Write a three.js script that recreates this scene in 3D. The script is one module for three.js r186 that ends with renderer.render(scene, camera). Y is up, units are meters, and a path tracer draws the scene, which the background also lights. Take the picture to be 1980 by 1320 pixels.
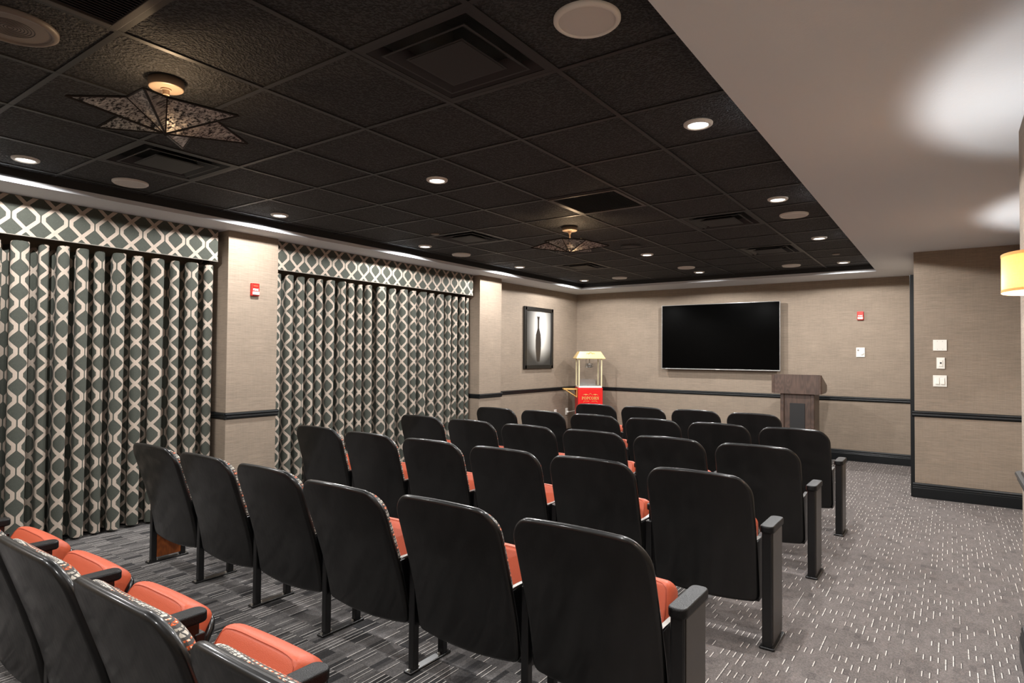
import * as THREE from 'three';
import { mergeGeometries } from 'three/addons/utils/BufferGeometryUtils.js';
import { RoundedBoxGeometry } from 'three/addons/geometries/RoundedBoxGeometry.js';
import { TextGeometry } from 'three/addons/geometries/TextGeometry.js';
import { FontLoader } from 'three/addons/loaders/FontLoader.js';

// ------------------------------------------------------------------ camera, exposure, renderer
const scene = new THREE.Scene();
const camera = new THREE.PerspectiveCamera(2 * Math.atan(660 / 1193.71) * 180 / Math.PI, 1980 / 1320, 0.05, 60);
camera.position.set(0, 1.46, 0);
camera.rotation.order = 'YXZ';
camera.rotation.set(0.0228, 0.6176, 0.0083);
scene.add(camera);
scene.background = new THREE.Color(0x000000);
const renderer = new THREE.WebGLRenderer();
renderer.toneMapping = THREE.LinearToneMapping;
renderer.toneMappingExposure = 1.0;
renderer.shadowMap.enabled = true;
// lamp strengths (candela)
const DOWN_CD = 8.6, PENDANT_CD = .36, SCONCE_CD = 3.0;

// ------------------------------------------------------------------ measures (metres, floor at 0)
const HC = 2.684, HS = 2.597;                       // tile ceiling, soffit underside
const ZB = -10.02, ZP = -7.837, XL = -5.43, XR = -5.645, XN = 0.285;
const TRAY = { x0: -5.135, x1: -0.78, z0: -9.28, z1: 1.7 };
const ZREAR = 2.0;
const GRID = 0.6096, GX = -1.3663, GZ = -1.6375;
const RAIL_TOP = 0.913;

// ------------------------------------------------------------------ helpers
function rng(seed) { let a = seed >>> 0; return () => { a = (a + 0x6D2B79F5) | 0; let t = Math.imul(a ^ (a >>> 15), 1 | a); t = (t + Math.imul(t ^ (t >>> 7), 61 | t)) ^ t; return ((t ^ (t >>> 14)) >>> 0) / 4294967296; }; }
const V2 = (x, y) => new THREE.Vector2(x, y), V3 = (x, y, z) => new THREE.Vector3(x, y, z);
const taken = {};
function numbered(n) { if (!(n in taken)) { taken[n] = 0; return n; } taken[n]++; return n + '_' + String(taken[n]).padStart(3, '0'); }
function shade(o) { o.castShadow = true; o.receiveShadow = true; return o; }
function part(name, geos, mat, parent, label) {
  const g = Array.isArray(geos) ? (geos.length > 1 ? join(geos) : geos[0]) : geos;
  const m = shade(new THREE.Mesh(g, mat)); m.name = name; if (label) m.userData.label = label; parent.add(m); return m;
}
function join(list) { return mergeGeometries(list.map(g => { const q = g.index ? g.toNonIndexed() : g; for (const k of Object.keys(q.attributes)) if (!['position', 'normal', 'uv'].includes(k)) q.deleteAttribute(k); return q; })); }
function thing(name, label, category, pos = [0, 0, 0], turn = 0, group) {
  const o = new THREE.Group(); o.name = numbered(name); o.position.set(...pos); o.rotation.y = turn;
  o.userData = { label, category }; if (group) o.userData.group = group; scene.add(o); return o;
}
function structure(name, label, category) { const o = new THREE.Group(); o.name = name; o.userData = { label, category, kind: 'structure' }; scene.add(o); return o; }
function boxUV(g, ox = 0, oy = 0) {                  // uv in metres, by the axis each face points along
  const p = g.attributes.position, n = g.attributes.normal, uv = new Float32Array(p.count * 2);
  for (let i = 0; i < p.count; i++) {
    const ax = Math.abs(n.getX(i)), ay = Math.abs(n.getY(i)), az = Math.abs(n.getZ(i));
    let u, v; if (ay >= ax && ay >= az) { u = p.getX(i); v = p.getZ(i); } else if (ax >= az) { u = p.getZ(i); v = p.getY(i); } else { u = p.getX(i); v = p.getY(i); }
    uv[2 * i] = u + ox; uv[2 * i + 1] = v + oy;
  }
  g.setAttribute('uv', new THREE.BufferAttribute(uv, 2)); return g;
}
function span(x0, x1, y0, y1, z0, z1) { return boxUV(new THREE.BoxGeometry(x1 - x0, y1 - y0, z1 - z0).translate((x0 + x1) / 2, (y0 + y1) / 2, (z0 + z1) / 2)); }
function rbox(w, h, d, x = 0, y = 0, z = 0, r = 0.004, s = 2) { return boxUV(new RoundedBoxGeometry(w, h, d, s, Math.min(r, w / 2.01, h / 2.01, d / 2.01)).translate(x, y, z)); }
function rspan(x0, x1, y0, y1, z0, z1, r = 0.004, s = 2) { return rbox(x1 - x0, y1 - y0, z1 - z0, (x0 + x1) / 2, (y0 + y1) / 2, (z0 + z1) / 2, r, s); }
function cyl(r0, r1, h, x, y, z, seg = 24, open = false) { return new THREE.CylinderGeometry(r0, r1, h, seg, 1, open).translate(x, y, z); }
function rod(a, b, r, seg = 10) { const d = b.clone().sub(a), g = new THREE.CylinderGeometry(r, r, d.length(), seg); g.applyQuaternion(new THREE.Quaternion().setFromUnitVectors(V3(0, 1, 0), d.clone().normalize())); const c = a.clone().add(b).multiplyScalar(.5); return g.translate(c.x, c.y, c.z); }
function lathe(pts, seg = 40) { return new THREE.LatheGeometry(pts.map(p => V2(p[0], p[1])), seg); }
function moulding(profile, len) { const s = new THREE.Shape(profile.map(p => V2(p[0], p[1]))); return new THREE.ExtrudeGeometry(s, { depth: len, bevelEnabled: false }); }
const alongZ = (prof, x, z0, z1) => boxUV(moulding(prof, z1 - z0).translate(x, 0, z0));                    // faces +x
const alongX = (prof, z, x0, x1) => boxUV(moulding(prof, x1 - x0).rotateY(-Math.PI / 2).translate(x1, 0, z)); // faces +z
const alongZneg = (prof, x, z0, z1) => boxUV(moulding(prof, z1 - z0).rotateY(Math.PI).translate(x, 0, z1));  // faces -x

// periodic value noise
function noiseTable(n, seed) { const r = rng(seed), a = new Float32Array(n * n); for (let i = 0; i < a.length; i++) a[i] = r(); return a; }
const NT = noiseTable(256, 7);
function vnoise(x, y, px, py) { const xi = Math.floor(x), yi = Math.floor(y), fx = x - xi, fy = y - yi, sx = fx * fx * (3 - 2 * fx), sy = fy * fy * (3 - 2 * fy); const m = (a, b) => ((a % b) + b) % b; const g = (i, j) => NT[(m(j, py) & 255) * 256 + (m(i, px) & 255)]; const a = g(xi, yi), b = g(xi + 1, yi), c = g(xi, yi + 1), d = g(xi + 1, yi + 1); return a + (b - a) * sx + (c - a) * sy + (a - b - c + d) * sx * sy; }
function tex(w, h, fn, srgb, sizeU, sizeV) {
  const d = new Uint8Array(w * h * 4); const o = [0, 0, 0, 255];
  for (let y = 0; y < h; y++) for (let x = 0; x < w; x++) { o[3] = 255; fn(x, y, o); const i = (y * w + x) * 4; for (let c = 0; c < 4; c++) d[i + c] = Math.max(0, Math.min(255, o[c])); }
  const t = new THREE.DataTexture(d, w, h, THREE.RGBAFormat); t.wrapS = t.wrapT = THREE.RepeatWrapping; t.magFilter = THREE.LinearFilter; t.minFilter = THREE.LinearMipmapLinearFilter; t.generateMipmaps = true;
  if (srgb) t.colorSpace = THREE.SRGBColorSpace; t.repeat.set(1 / sizeU, 1 / sizeV); t.needsUpdate = true; return t;
}
const std = o => new THREE.MeshStandardMaterial(o), phys = o => new THREE.MeshPhysicalMaterial(o);

// ------------------------------------------------------------------ materials
const M = {};
{ // grasscloth wallpaper: horizontal slubs, faint vertical warp
  const r = rng(11), rowA = Array.from({ length: 1024 }, () => r() - .5);
  const f = (x, y) => { const sl = vnoise(x / 64, y / 2, 16, 512) - .5, sl2 = vnoise(x / 20 + 7, y / 1.0, 51, 1024) - .5, w = vnoise(x / 2, y / 90, 512, 11) - .5, big = vnoise(x / 128, y / 100, 8, 10) - .5; return rowA[y] * .22 + sl * .5 + sl2 * .35 + w * .22 + big * .2; };
  const buf = new Float32Array(1024 * 1024); for (let y = 0; y < 1024; y++) for (let x = 0; x < 1024; x++) buf[y * 1024 + x] = f(x, y);
  const map = tex(1024, 1024, (x, y, o) => { const k = 1 + buf[y * 1024 + x] * .26; o[0] = 135 * k; o[1] = 121 * k; o[2] = 106 * k; }, true, 1.1, 1.1);
  const bump = tex(1024, 1024, (x, y, o) => { o[0] = o[1] = o[2] = 128 + buf[y * 1024 + x] * 140; }, false, 1.1, 1.1);
  M.wallpaper = std({ map, bumpMap: bump, bumpScale: .0009, roughness: .82 });
}
function carpetTex(seed, base, dark, dash, density, colW, rowH, px, spread, stack, bt = .62) {
  const N = 1408, size = 1.8 + .32, cols = Math.round(size / colW), rows = Math.round(size / rowH), r = rng(seed);
  const cell = new Uint8Array(cols * rows), tone = new Float32Array(cols * rows);
  for (let j = 0; j < rows; j++) for (let i = 0; i < cols; i++) tone[j * cols + i] = (r() - .5);
  for (let j = 0; j < rows; j++) for (let i = 0; i < cols; i++) {
    const clump = vnoise(i / 3, j / 2, Math.round(cols / 3), Math.round(rows / 2));
    const above = j && cell[(j - 1) * cols + i]; if (r() < density * (.35 + 1.3 * clump) * (above ? stack : 1)) cell[j * cols + i] = 1;
  }
  return tex(N, N, (x, y, o) => {
    const fu = x / N * cols, fv = y / N * rows, i = Math.floor(fu) % cols, j = Math.floor(fv) % rows, du = (fu - Math.floor(fu)) * colW, c = cell[j * cols + i];
    const blk = vnoise(i / 2 + 31, j, Math.round(cols / 2), rows); const g = (NT[((y * 7 + x * 3) & 255) * 256 + ((x * 5 + y * 11) & 255)] - .5) * .7 + (vnoise(x / 3, y / 3, 469, 469) - .5) * .8;
    const grain = 1 + g * .34 + tone[j * cols + i] * spread; let w = blk > bt ? (blk - bt) / .38 : 0; w = Math.min(1, w * 1.6);
    let cr = [0, 1, 2].map(k => (base[k] * (1 - w) + dark[k] * w) * grain);
    if (c) { const edge = (y / N * rows) % 1; if (du < px && (stack > .5 || edge > .05)) cr = dash.map(q => q * (1 + g * .2)); else if (du < px * 2.0) cr = dark.map(q => q * .8); }  // dark line next to each dash is its shadow line, painted in
    o[0] = cr[0]; o[1] = cr[1]; o[2] = cr[2];
  }, true, size, size);
}
const carpetBump = tex(512, 512, (x, y, o) => { const n = vnoise(x / 2, y / 2, 256, 256) * .6 + vnoise(x / 5, y / 5, 102, 102) * .4; o[0] = o[1] = o[2] = 255 * n; }, false, .4, .4);
M.carpetLitTone = std({ map: carpetTex(3, [116, 109, 106], [97, 91, 89], [226, 219, 212], .38, .0303, .066, .0042, .09, .25, .8), bumpMap: carpetBump, bumpScale: .004, roughness: 1 });  // one carpet in two tones; the brighter aisle look is painted in
M.carpetShadedTone = std({ map: carpetTex(5, [92, 89, 88], [44, 43, 44], [205, 199, 193], .46, .0265, .118, .0046, .34, .8), bumpMap: carpetBump, bumpScale: .004, roughness: 1 });  // same carpet, dimmer look from light and view angle put into the colour

{ // pebbled acoustic tile
  const b = new Float32Array(512 * 512); for (let y = 0; y < 512; y++) for (let x = 0; x < 512; x++) { const a = vnoise(x / 8, y / 8, 64, 64), c = vnoise(x / 4 + 50, y / 4, 128, 128), e = vnoise(x / 14 + 9, y / 14, 37, 37); b[y * 512 + x] = Math.min(1, Math.max(0, (a * .55 + c * .3 + e * .15 - .32) * 2.6)); }
  const bump = tex(512, 512, (x, y, o) => { o[0] = o[1] = o[2] = 255 * b[y * 512 + x]; }, false, .5, .5);
  const map = tex(512, 512, (x, y, o) => { const q = b[y * 512 + x], k = q > .62 ? 1.5 : .25 + .7 * q; o[0] = 29 * k; o[1] = 29 * k; o[2] = 31 * k; }, true, .5, .5);
  M.tile = std({ map, bumpMap: bump, bumpScale: .006, roughness: .8 });
}
M.gridBar = std({ color: 0x151414, roughness: .5 });
M.grilleFrame = std({ color: 0x38322e, roughness: .5 });
M.blackMetal = std({ color: 0x1b1b1c, roughness: .5 });
M.blackFascia = std({ color: 0x161617, roughness: .6 });
M.concrete = std({ color: 0x8c8984, roughness: .95 });
M.galvanised = std({ color: 0x8b8e90, roughness: .5, metalness: .5, side: THREE.DoubleSide });
M.card = std({ color: 0x8a6f50, roughness: .9 });
{
  const bump = tex(256, 256, (x, y, o) => { o[0] = o[1] = o[2] = 255 * (vnoise(x / 4, y / 4, 64, 64) * .6 + vnoise(x / 17, y / 17, 15, 15) * .4); }, false, .3, .3);
  M.soffit = std({ color: 0xc5c9cd, bumpMap: bump, bumpScale: .0006, roughness: .8 });
}
M.trim = phys({ color: 0x0f1214, roughness: .36, specularIntensity: .7 });
{ // curtain cloth: ogee lattice of striped bands on dark slub weave
  const W = .178, H = .183, NW = 712, NH = 732, hw = .0132;
  const segs = []; for (const oy of [-H, 0, H]) for (const s of [1, -1]) { const X = t => W / 2 + s * t * W; segs.push([X(0), oy, X(.4), oy + .39 * H], [X(.4), oy + .39 * H, X(.4), oy + .61 * H], [X(.4), oy + .61 * H, X(0), oy + H]); segs.push([X(0), oy, X(-.05), oy - .055 * H]); }
  const dist = (px, py) => { let best = 9, sg = 0, bi = 0; for (let k = 0; k < segs.length; k++) { const [ax, ay, bx, by] = segs[k]; const dx = bx - ax, dy = by - ay; let t = ((px - ax) * dx + (py - ay) * dy) / (dx * dx + dy * dy); t = Math.max(0, Math.min(1, t)); const d = Math.hypot(px - ax - t * dx, py - ay - t * dy); if (d < best - 1e-6) { best = d; bi = k; sg = (px - ax) * dy - (py - ay) * dx > 0 ? 1 : -1; } } return [best, sg, bi]; };
  const map = tex(NW, NH, (x, y, o) => {
    const px = x / NW * W, py = y / NH * H; const [d, s] = dist(px, py);
    const wv = (vnoise(x / 9, y / 1.5, 79, 488) - .5) * .5 + (vnoise(x / 1.5, y / 11, 474, 66) - .5) * .4;
    if (d < hw) { const q = (s * d + hw) / (2 * hw) * 6; const line = (q % 1); const k = (1 + wv * .12); if (line < .2 || line > .86) { o[0] = 104 * k; o[1] = 93 * k; o[2] = 86 * k; } else { o[0] = 188 * k; o[1] = 173 * k; o[2] = 158 * k; } }
    else { const k = 1 + wv * .8; o[0] = 62 * k; o[1] = 65 * k; o[2] = 58 * k; }
  }, true, W, H);
  const bump = tex(256, 256, (x, y, o) => { o[0] = o[1] = o[2] = 255 * (vnoise(x / 6, y / 1.3, 42, 196) * .6 + vnoise(x / 1.3, y / 6, 196, 42) * .4); }, false, .12, .12);
  M.curtain = std({ map, bumpMap: bump, bumpScale: .0006, roughness: .9, side: THREE.DoubleSide });
}
{ // seat back upholstery: rows of white and orange squares on grey
  const map = tex(256, 256, (x, y, o) => {
    const row = y / 256 * 4, j = Math.floor(row), fy = row - j, cx = (x / 256 * 5 + (j === 2 ? .5 : 0)) % 1, n = .9 + .2 * NT[(y & 255) * 256 + x]; let c = [74, 72, 70];
    const inn = (a, b, e, f) => cx > a && cx < b && fy > e && fy < f;
    if (j === 0) { if (inn(.14, .86, .12, .9)) c = [198, 191, 178]; } else if (j === 1) { if (inn(.14, .86, .2, .62)) c = [170, 163, 152]; }
    else if (j === 2) { if (inn(.12, .88, .2, .8)) c = [206, 88, 40]; if (inn(.36, .66, .38, .64)) c = [228, 206, 180]; }
    else { if (inn(.3, .7, .35, .65)) c = [224, 196, 170]; if (inn(.7, 1, .35, .65)) c = [196, 92, 50]; }
    o[0] = c[0] * n; o[1] = c[1] * n; o[2] = c[2] * n;
  }, true, .085, .07);
  M.backFabric = std({ map, roughness: .9 });
}
{ // black stained plywood shell
  const map = tex(512, 512, (x, y, o) => { const g = vnoise(x / 2.2, y / 70, 232, 7) * .6 + vnoise(x / 9, y / 130, 56, 4) * .4, sc = vnoise(x / 40, y / 60, 12, 8); const k = .72 + .5 * g * sc; o[0] = 17 * k; o[1] = 16.5 * k; o[2] = 16 * k; }, true, .5, .5);
  const rough = tex(512, 512, (x, y, o) => { const g = vnoise(x / 60, y / 50, 8, 10) * .6 + vnoise(x / 6, y / 30, 85, 17) * .4; o[0] = o[1] = o[2] = 88 + 50 * g; }, false, .5, .5);
  M.shell = phys({ map, roughness: .95, roughnessMap: rough, specularIntensity: .55, clearcoat: .5, clearcoatRoughness: .14 });
}
{
  const bump = tex(256, 256, (x, y, o) => { o[0] = o[1] = o[2] = 255 * (vnoise(x / 2, y / 2, 128, 128) * .5 + vnoise(x / 5, y / 5, 51, 51) * .5); }, false, .1, .1);
  M.vinyl = phys({ color: 0xc65a3b, roughness: .46, bumpMap: bump, bumpScale: .0004 });
  M.vinylSeam = std({ color: 0xa8452a, roughness: .7 });
  M.arm = phys({ color: 0x080809, roughness: .42, bumpMap: bump, bumpScale: .0008, specularIntensity: .55 });
}
M.steel = phys({ color: 0x0b0b0c, roughness: .32, clearcoat: .3, clearcoatRoughness: .25 });
M.endFace = std({ color: 0x39342f, roughness: .35 });
M.bracket = std({ color: 0x77736d, roughness: .35, metalness: .6 });
M.bolt = std({ color: 0xb8b4ac, roughness: .3, metalness: .8 });
{
  const wood = (c0, c1, su, sv, s) => tex(512, 512, (x, y, o) => { const w = vnoise(x / 60 + s, y / 200, 8, 3) * 9 + vnoise(x / 20, y / 160 + s, 25, 3) * 2; const g = .5 + .5 * Math.sin(w * 3.1), f = vnoise(x / 2, y / 60, 256, 8), b = vnoise(x / 70 + 3, y / 55, 7, 9); const k = g * .35 + f * .35 + b * .3; for (let c = 0; c < 3; c++) o[c] = c0[c] + (c1[c] - c0[c]) * k; }, true, su, sv);
  M.walnut = phys({ map: wood([56, 42, 35], [98, 76, 64], .6, .9, 3), roughness: .42, clearcoat: .2, clearcoatRoughness: .35 });
  M.endWood = phys({ map: wood([110, 56, 22], [168, 92, 40], .4, .6, 9), roughness: .35 });
}
M.white = std({ color: 0xe6e3da, roughness: .45 });
M.whiteTrim = std({ color: 0xcfccc6, roughness: .45 });
M.grilleWhite = std({ color: 0xbdbab6, roughness: .6 });
M.red = phys({ color: 0xb8170f, roughness: .4 });
M.popRed = phys({ color: 0xd00d10, roughness: .32, clearcoat: .4, clearcoatRoughness: .2 });
M.gold = phys({ color: 0xc99d57, roughness: .38 });
M.cream = phys({ color: 0xdcbd83, roughness: .38 });
M.postCream = phys({ color: 0xd8cda6, roughness: .4 });
M.chrome = std({ color: 0xb9b9b6, roughness: .22, metalness: .9 });
M.glass = phys({ color: 0xffffff, roughness: .03, transmission: 1, thickness: 0, ior: 1.45 });
M.tvBezel = std({ color: 0xa9a8a6, roughness: .3, metalness: .7 });
M.screen = phys({ color: 0x020202, roughness: .18, specularIntensity: .12 });
M.tvBody = std({ color: 0x141414, roughness: .5 });
M.frameBlack = phys({ color: 0x141311, roughness: .35 });
M.speakerBlack = std({ color: 0x1c1c1d, roughness: .7 });
M.speakerGrey = std({ color: 0x6a6058, roughness: .5 });
M.canopyMetal = std({ color: 0x9a8674, roughness: .42, metalness: .3 });
M.bronze = std({ color: 0x211c18, roughness: .45, metalness: .5 });
{ // mottled mirror glass of the star lamps: silvering with worn specks
  const m = (x, y) => { const a = vnoise(x / 10, y / 6, 25, 42), b = vnoise(x / 4 + 9, y / 3, 64, 85), c = vnoise(x / 26, y / 18 + 5, 10, 14); return a * .45 + b * .35 + c * .2; };
  const map = tex(256, 256, (x, y, o) => { const k = m(x, y); const q = k > .6 ? .25 : k < .38 ? 1.1 : .85; o[0] = 205 * q; o[1] = 202 * q; o[2] = 198 * q; }, true, .3, .3);
  const rough = tex(256, 256, (x, y, o) => { const k = m(x, y); o[0] = o[1] = o[2] = k > .6 ? 200 : 80 + 70 * vnoise(x / 7, y / 7, 36, 36); }, false, .3, .3);
  M.mercury = phys({ map, roughness: 1, roughnessMap: rough, metalness: .25, transmission: .5, thickness: 0, side: THREE.DoubleSide });
}
M.lampLens = new THREE.MeshStandardMaterial({ color: 0xffffff, emissive: 0xfff9f0, emissiveIntensity: 8, roughness: .5 });
M.bulb = new THREE.MeshStandardMaterial({ color: 0xffffff, emissive: 0xffe0b4, emissiveIntensity: 14, roughness: .5 });
M.sconceBulb = new THREE.MeshStandardMaterial({ color: 0xffffff, emissive: 0xfff0dc, emissiveIntensity: 12, roughness: .5 });
{
  const map = tex(256, 256, (x, y, o) => { const k = .92 + .16 * (vnoise(x / 2, y / 20, 128, 12) * .5 + vnoise(x / 20, y / 2, 12, 128) * .5); o[0] = 230 * k; o[1] = 158 * k; o[2] = 84 * k; }, true, .2, .2);
  M.shade = phys({ map, roughness: .95, transmission: .09, thickness: 0, side: THREE.DoubleSide });
}
M.shadeTrim = std({ color: 0xd0924e, roughness: .8, side: THREE.DoubleSide });

// ------------------------------------------------------------------ structure: floor
{
  const o = structure('floor', 'grey patterned carpet floor with pale dashes', 'floor');
  part('aisle_carpet_lit_tone', span(-1.2, 1.6, -.1, 0, ZB - .2, ZREAR + .2), M.carpetLitTone, o, 'carpet with short white dashes, aisle light put into its paler tone');
  part('seating_carpet_shaded_tone', span(-6.1, -1.2, -.1, 0, ZB - .2, ZREAR + .2), M.carpetShadedTone, o, 'same carpet with pale streaks under the seats, shade put into its darker tone');
}
// walls
{
  const T = HC + .3;
  const l = structure('wall_left', 'taupe grasscloth wall with pillars between curtained windows', 'wall');
  part('pillar', span(-5.95, XL, 0, HS + .02, -3.628, -3.112), M.wallpaper, l);
  part('pillar', span(-5.95, XL, 0, HS + .02, -7.366, -6.85), M.wallpaper, l);
  part('pillar', span(-5.95, XL, 0, HS + .02, .08, ZREAR), M.wallpaper, l);
  part('wall_panel', span(-5.95, XR, 0, HS + .02, ZB - .1, -7.366), M.wallpaper, l);
  part('window_recess', [span(-6.0, -5.86, 0, HS + .02, -6.85, -3.628), span(-6.0, -5.86, 0, HS + .02, -3.112, .08)], M.wallpaper, l);
  const b = structure('wall_back', 'taupe grasscloth wall behind the television', 'wall');
  part('wall_panel', span(-6.0, -.3, 0, HS + .02, ZB - .15, ZB), M.wallpaper, b);
  const s = structure('wall_side', 'projecting taupe grasscloth wall holding the switches', 'wall');
  part('wall_panel', span(-.315, 1.5, 0, HS + .02, ZB - .15, ZP), M.wallpaper, s);
  const n = structure('wall_right', 'narrow end of the taupe wall carrying the lamp', 'wall');
  part('wall_panel', span(XN, .8, 0, HS + .02, -3.95, ZREAR), M.wallpaper, n);
  const c = structure('wall_alcove', 'taupe wall of the side alcove', 'wall');
  part('wall_panel', span(.62, .8, 0, HS + .02, ZP, -3.95), M.wallpaper, c);
  const r = structure('wall_rear', 'taupe wall behind the last row', 'wall');
  part('wall_panel', span(-6, 1.5, 0, HS + .02, ZREAR, ZREAR + .15), M.wallpaper, r);
}
// ceiling: soffit ring, fascia, tile grid
const special = new Map();                            // cells taken by diffusers and grilles
const cellKey = (i, j) => i + ',' + j;
{
  const o = structure('ceiling', 'black acoustic tile ceiling framed by a pale soffit', 'ceiling');
  const so = (...a) => part('soffit', span(...a), M.soffit, o, 'off white plaster soffit');
  so(-6, TRAY.x0, HS, HC + .36, ZB - .15, ZREAR + .1);
  so(TRAY.x1, 1.5, HS, HC + .36, ZB - .15, ZREAR + .1);
  so(TRAY.x0, TRAY.x1, HS, HC + .36, ZB - .15, TRAY.z0);
  so(TRAY.x0, TRAY.x1, HS, HC + .36, TRAY.z1, ZREAR + .1);
  // black upper band of the recess edge, a little proud of the plaster
  const y0 = HS + .033, t = .008;
  part('recess_band', span(TRAY.x0, TRAY.x0 + t, y0, HC + .01, TRAY.z0, TRAY.z1), M.blackFascia, o);
  part('recess_band', span(TRAY.x1 - t, TRAY.x1, y0, HC + .01, TRAY.z0, TRAY.z1), M.blackFascia, o);
  part('recess_band', span(TRAY.x0 + t, TRAY.x1 - t, y0, HC + .01, TRAY.z0, TRAY.z0 + t), M.blackFascia, o);
  part('recess_band', span(TRAY.x0 + t, TRAY.x1 - t, y0, HC + .01, TRAY.z1 - t, TRAY.z1), M.blackFascia, o);
  part('slab', span(-6.1, 1.6, HC + .36, HC + .5, ZB - .2, ZREAR + .2), M.concrete, o);
  for (const [i, j, k] of [[-1, 0, 'd'], [-5, 0, 'd'], [-5, 5, 'd'], [-1, 6, 'd'], [-1, 9, 'd'], [-5, 9, 'd'], [-2, -2, 'g'], [-2, 4, 'g']]) special.set(cellKey(i, j), k);
  const xs = [TRAY.x0]; for (let i = -6; i <= 0; i++) xs.push(GX + i * GRID); xs.push(TRAY.x1);
  const zs = [TRAY.z1]; for (let j = -5; j <= 12; j++) zs.push(GZ - j * GRID); zs.push(TRAY.z0);
  const cache = {};
  for (let a = 0; a < xs.length - 1; a++) for (let b = 0; b < zs.length - 1; b++) {
    const i = a - 7, j = b - 6; if (special.has(cellKey(i, j))) continue;
    const w = xs[a + 1] - xs[a] - .004, d = zs[b] - zs[b + 1] - .004, key = w.toFixed(3) + '|' + d.toFixed(3);
    cache[key] = cache[key] || boxUV(new RoundedBoxGeometry(w, .016, d, 1, .004));
    const m = part('ceiling_tile', cache[key], M.tile, o); m.position.set((xs[a] + xs[a + 1]) / 2, HC + .0125, (zs[b] + zs[b + 1]) / 2);
    m.rotation.y = ((a * 3 + b) % 2) * Math.PI;
  }
  for (const x of xs.slice(1, -1)) part('grid_bar', span(x - .012, x + .012, HC - .001, HC + .004, TRAY.z0, TRAY.z1), M.gridBar, o);
  for (const z of zs.slice(1, -1)) part('grid_bar', span(TRAY.x0, TRAY.x1, HC - .0004, HC + .0046, z - .012, z + .012), M.gridBar, o);
}
// chair rails and baseboards
{
  const h = RAIL_TOP, P = [[0, h], [.012, h], [.026, h - .006], [.03, h - .016], [.026, h - .026], [.018, h - .03], [.02, h - .044], [.014, h - .056], [.006, h - .064], [0, h - .066]].reverse();
  const B = [[0, 0], [.018, 0], [.018, .1], [.013, .106], [.014, .118], [.01, .124], [.012, .14], [.006, .152], [0, .155]];
  let n = 0; const rail = (g, label) => { const o = structure('trim_' + (++n), label, 'chair rail'); part('moulding', g, M.trim, o); };
  rail([alongZ(P, XL, -3.645, -3.095), alongX(P, -3.112, -5.86, XL + .02)], 'black chair rail on the pillar between the windows');
  rail([alongZ(P, XL, -7.38, -6.83), alongX(P, -6.85, -5.86, XL + .02)], 'black chair rail on the pillar beside the picture');
  rail(alongZ(P, XR, ZB, -7.366), 'black chair rail under the framed picture');
  rail(alongX(P, ZB, XR, -.35), 'black chair rail along the television wall');
  rail(alongX(P, ZP, -.335, .62), 'black chair rail below the light switches');
  rail(alongZneg(P, XN, -3.95, ZREAR), 'black chair rail end at the right edge');
  const base = (nm, g, label) => { const o = structure(nm, label, 'baseboard'); part('moulding', g, M.trim, o); };
  base('baseboard_left', [alongZ(B, XL, -3.628, -3.112), alongZ(B, XL, -7.366, -6.85), alongZ(B, XR, ZB, -7.366)], 'black baseboard along the window wall');
  base('baseboard_back', alongX(B, ZB, XR, -.35), 'black baseboard under the television wall');
  base('baseboard_side', alongX(B, ZP, -.333, .62), 'black baseboard of the projecting wall');
  base('baseboard_right', alongZneg(B, XN, -3.95, ZREAR), 'black baseboard end at the right edge');
  const c = structure('trim_' + (++n), 'black vertical casing at the corner of the projecting wall', 'casing');
  part('casing', rspan(-.352, -.314, 0, 2.36, ZP - .09, ZP - .004, .004), M.trim, c);
}

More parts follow.
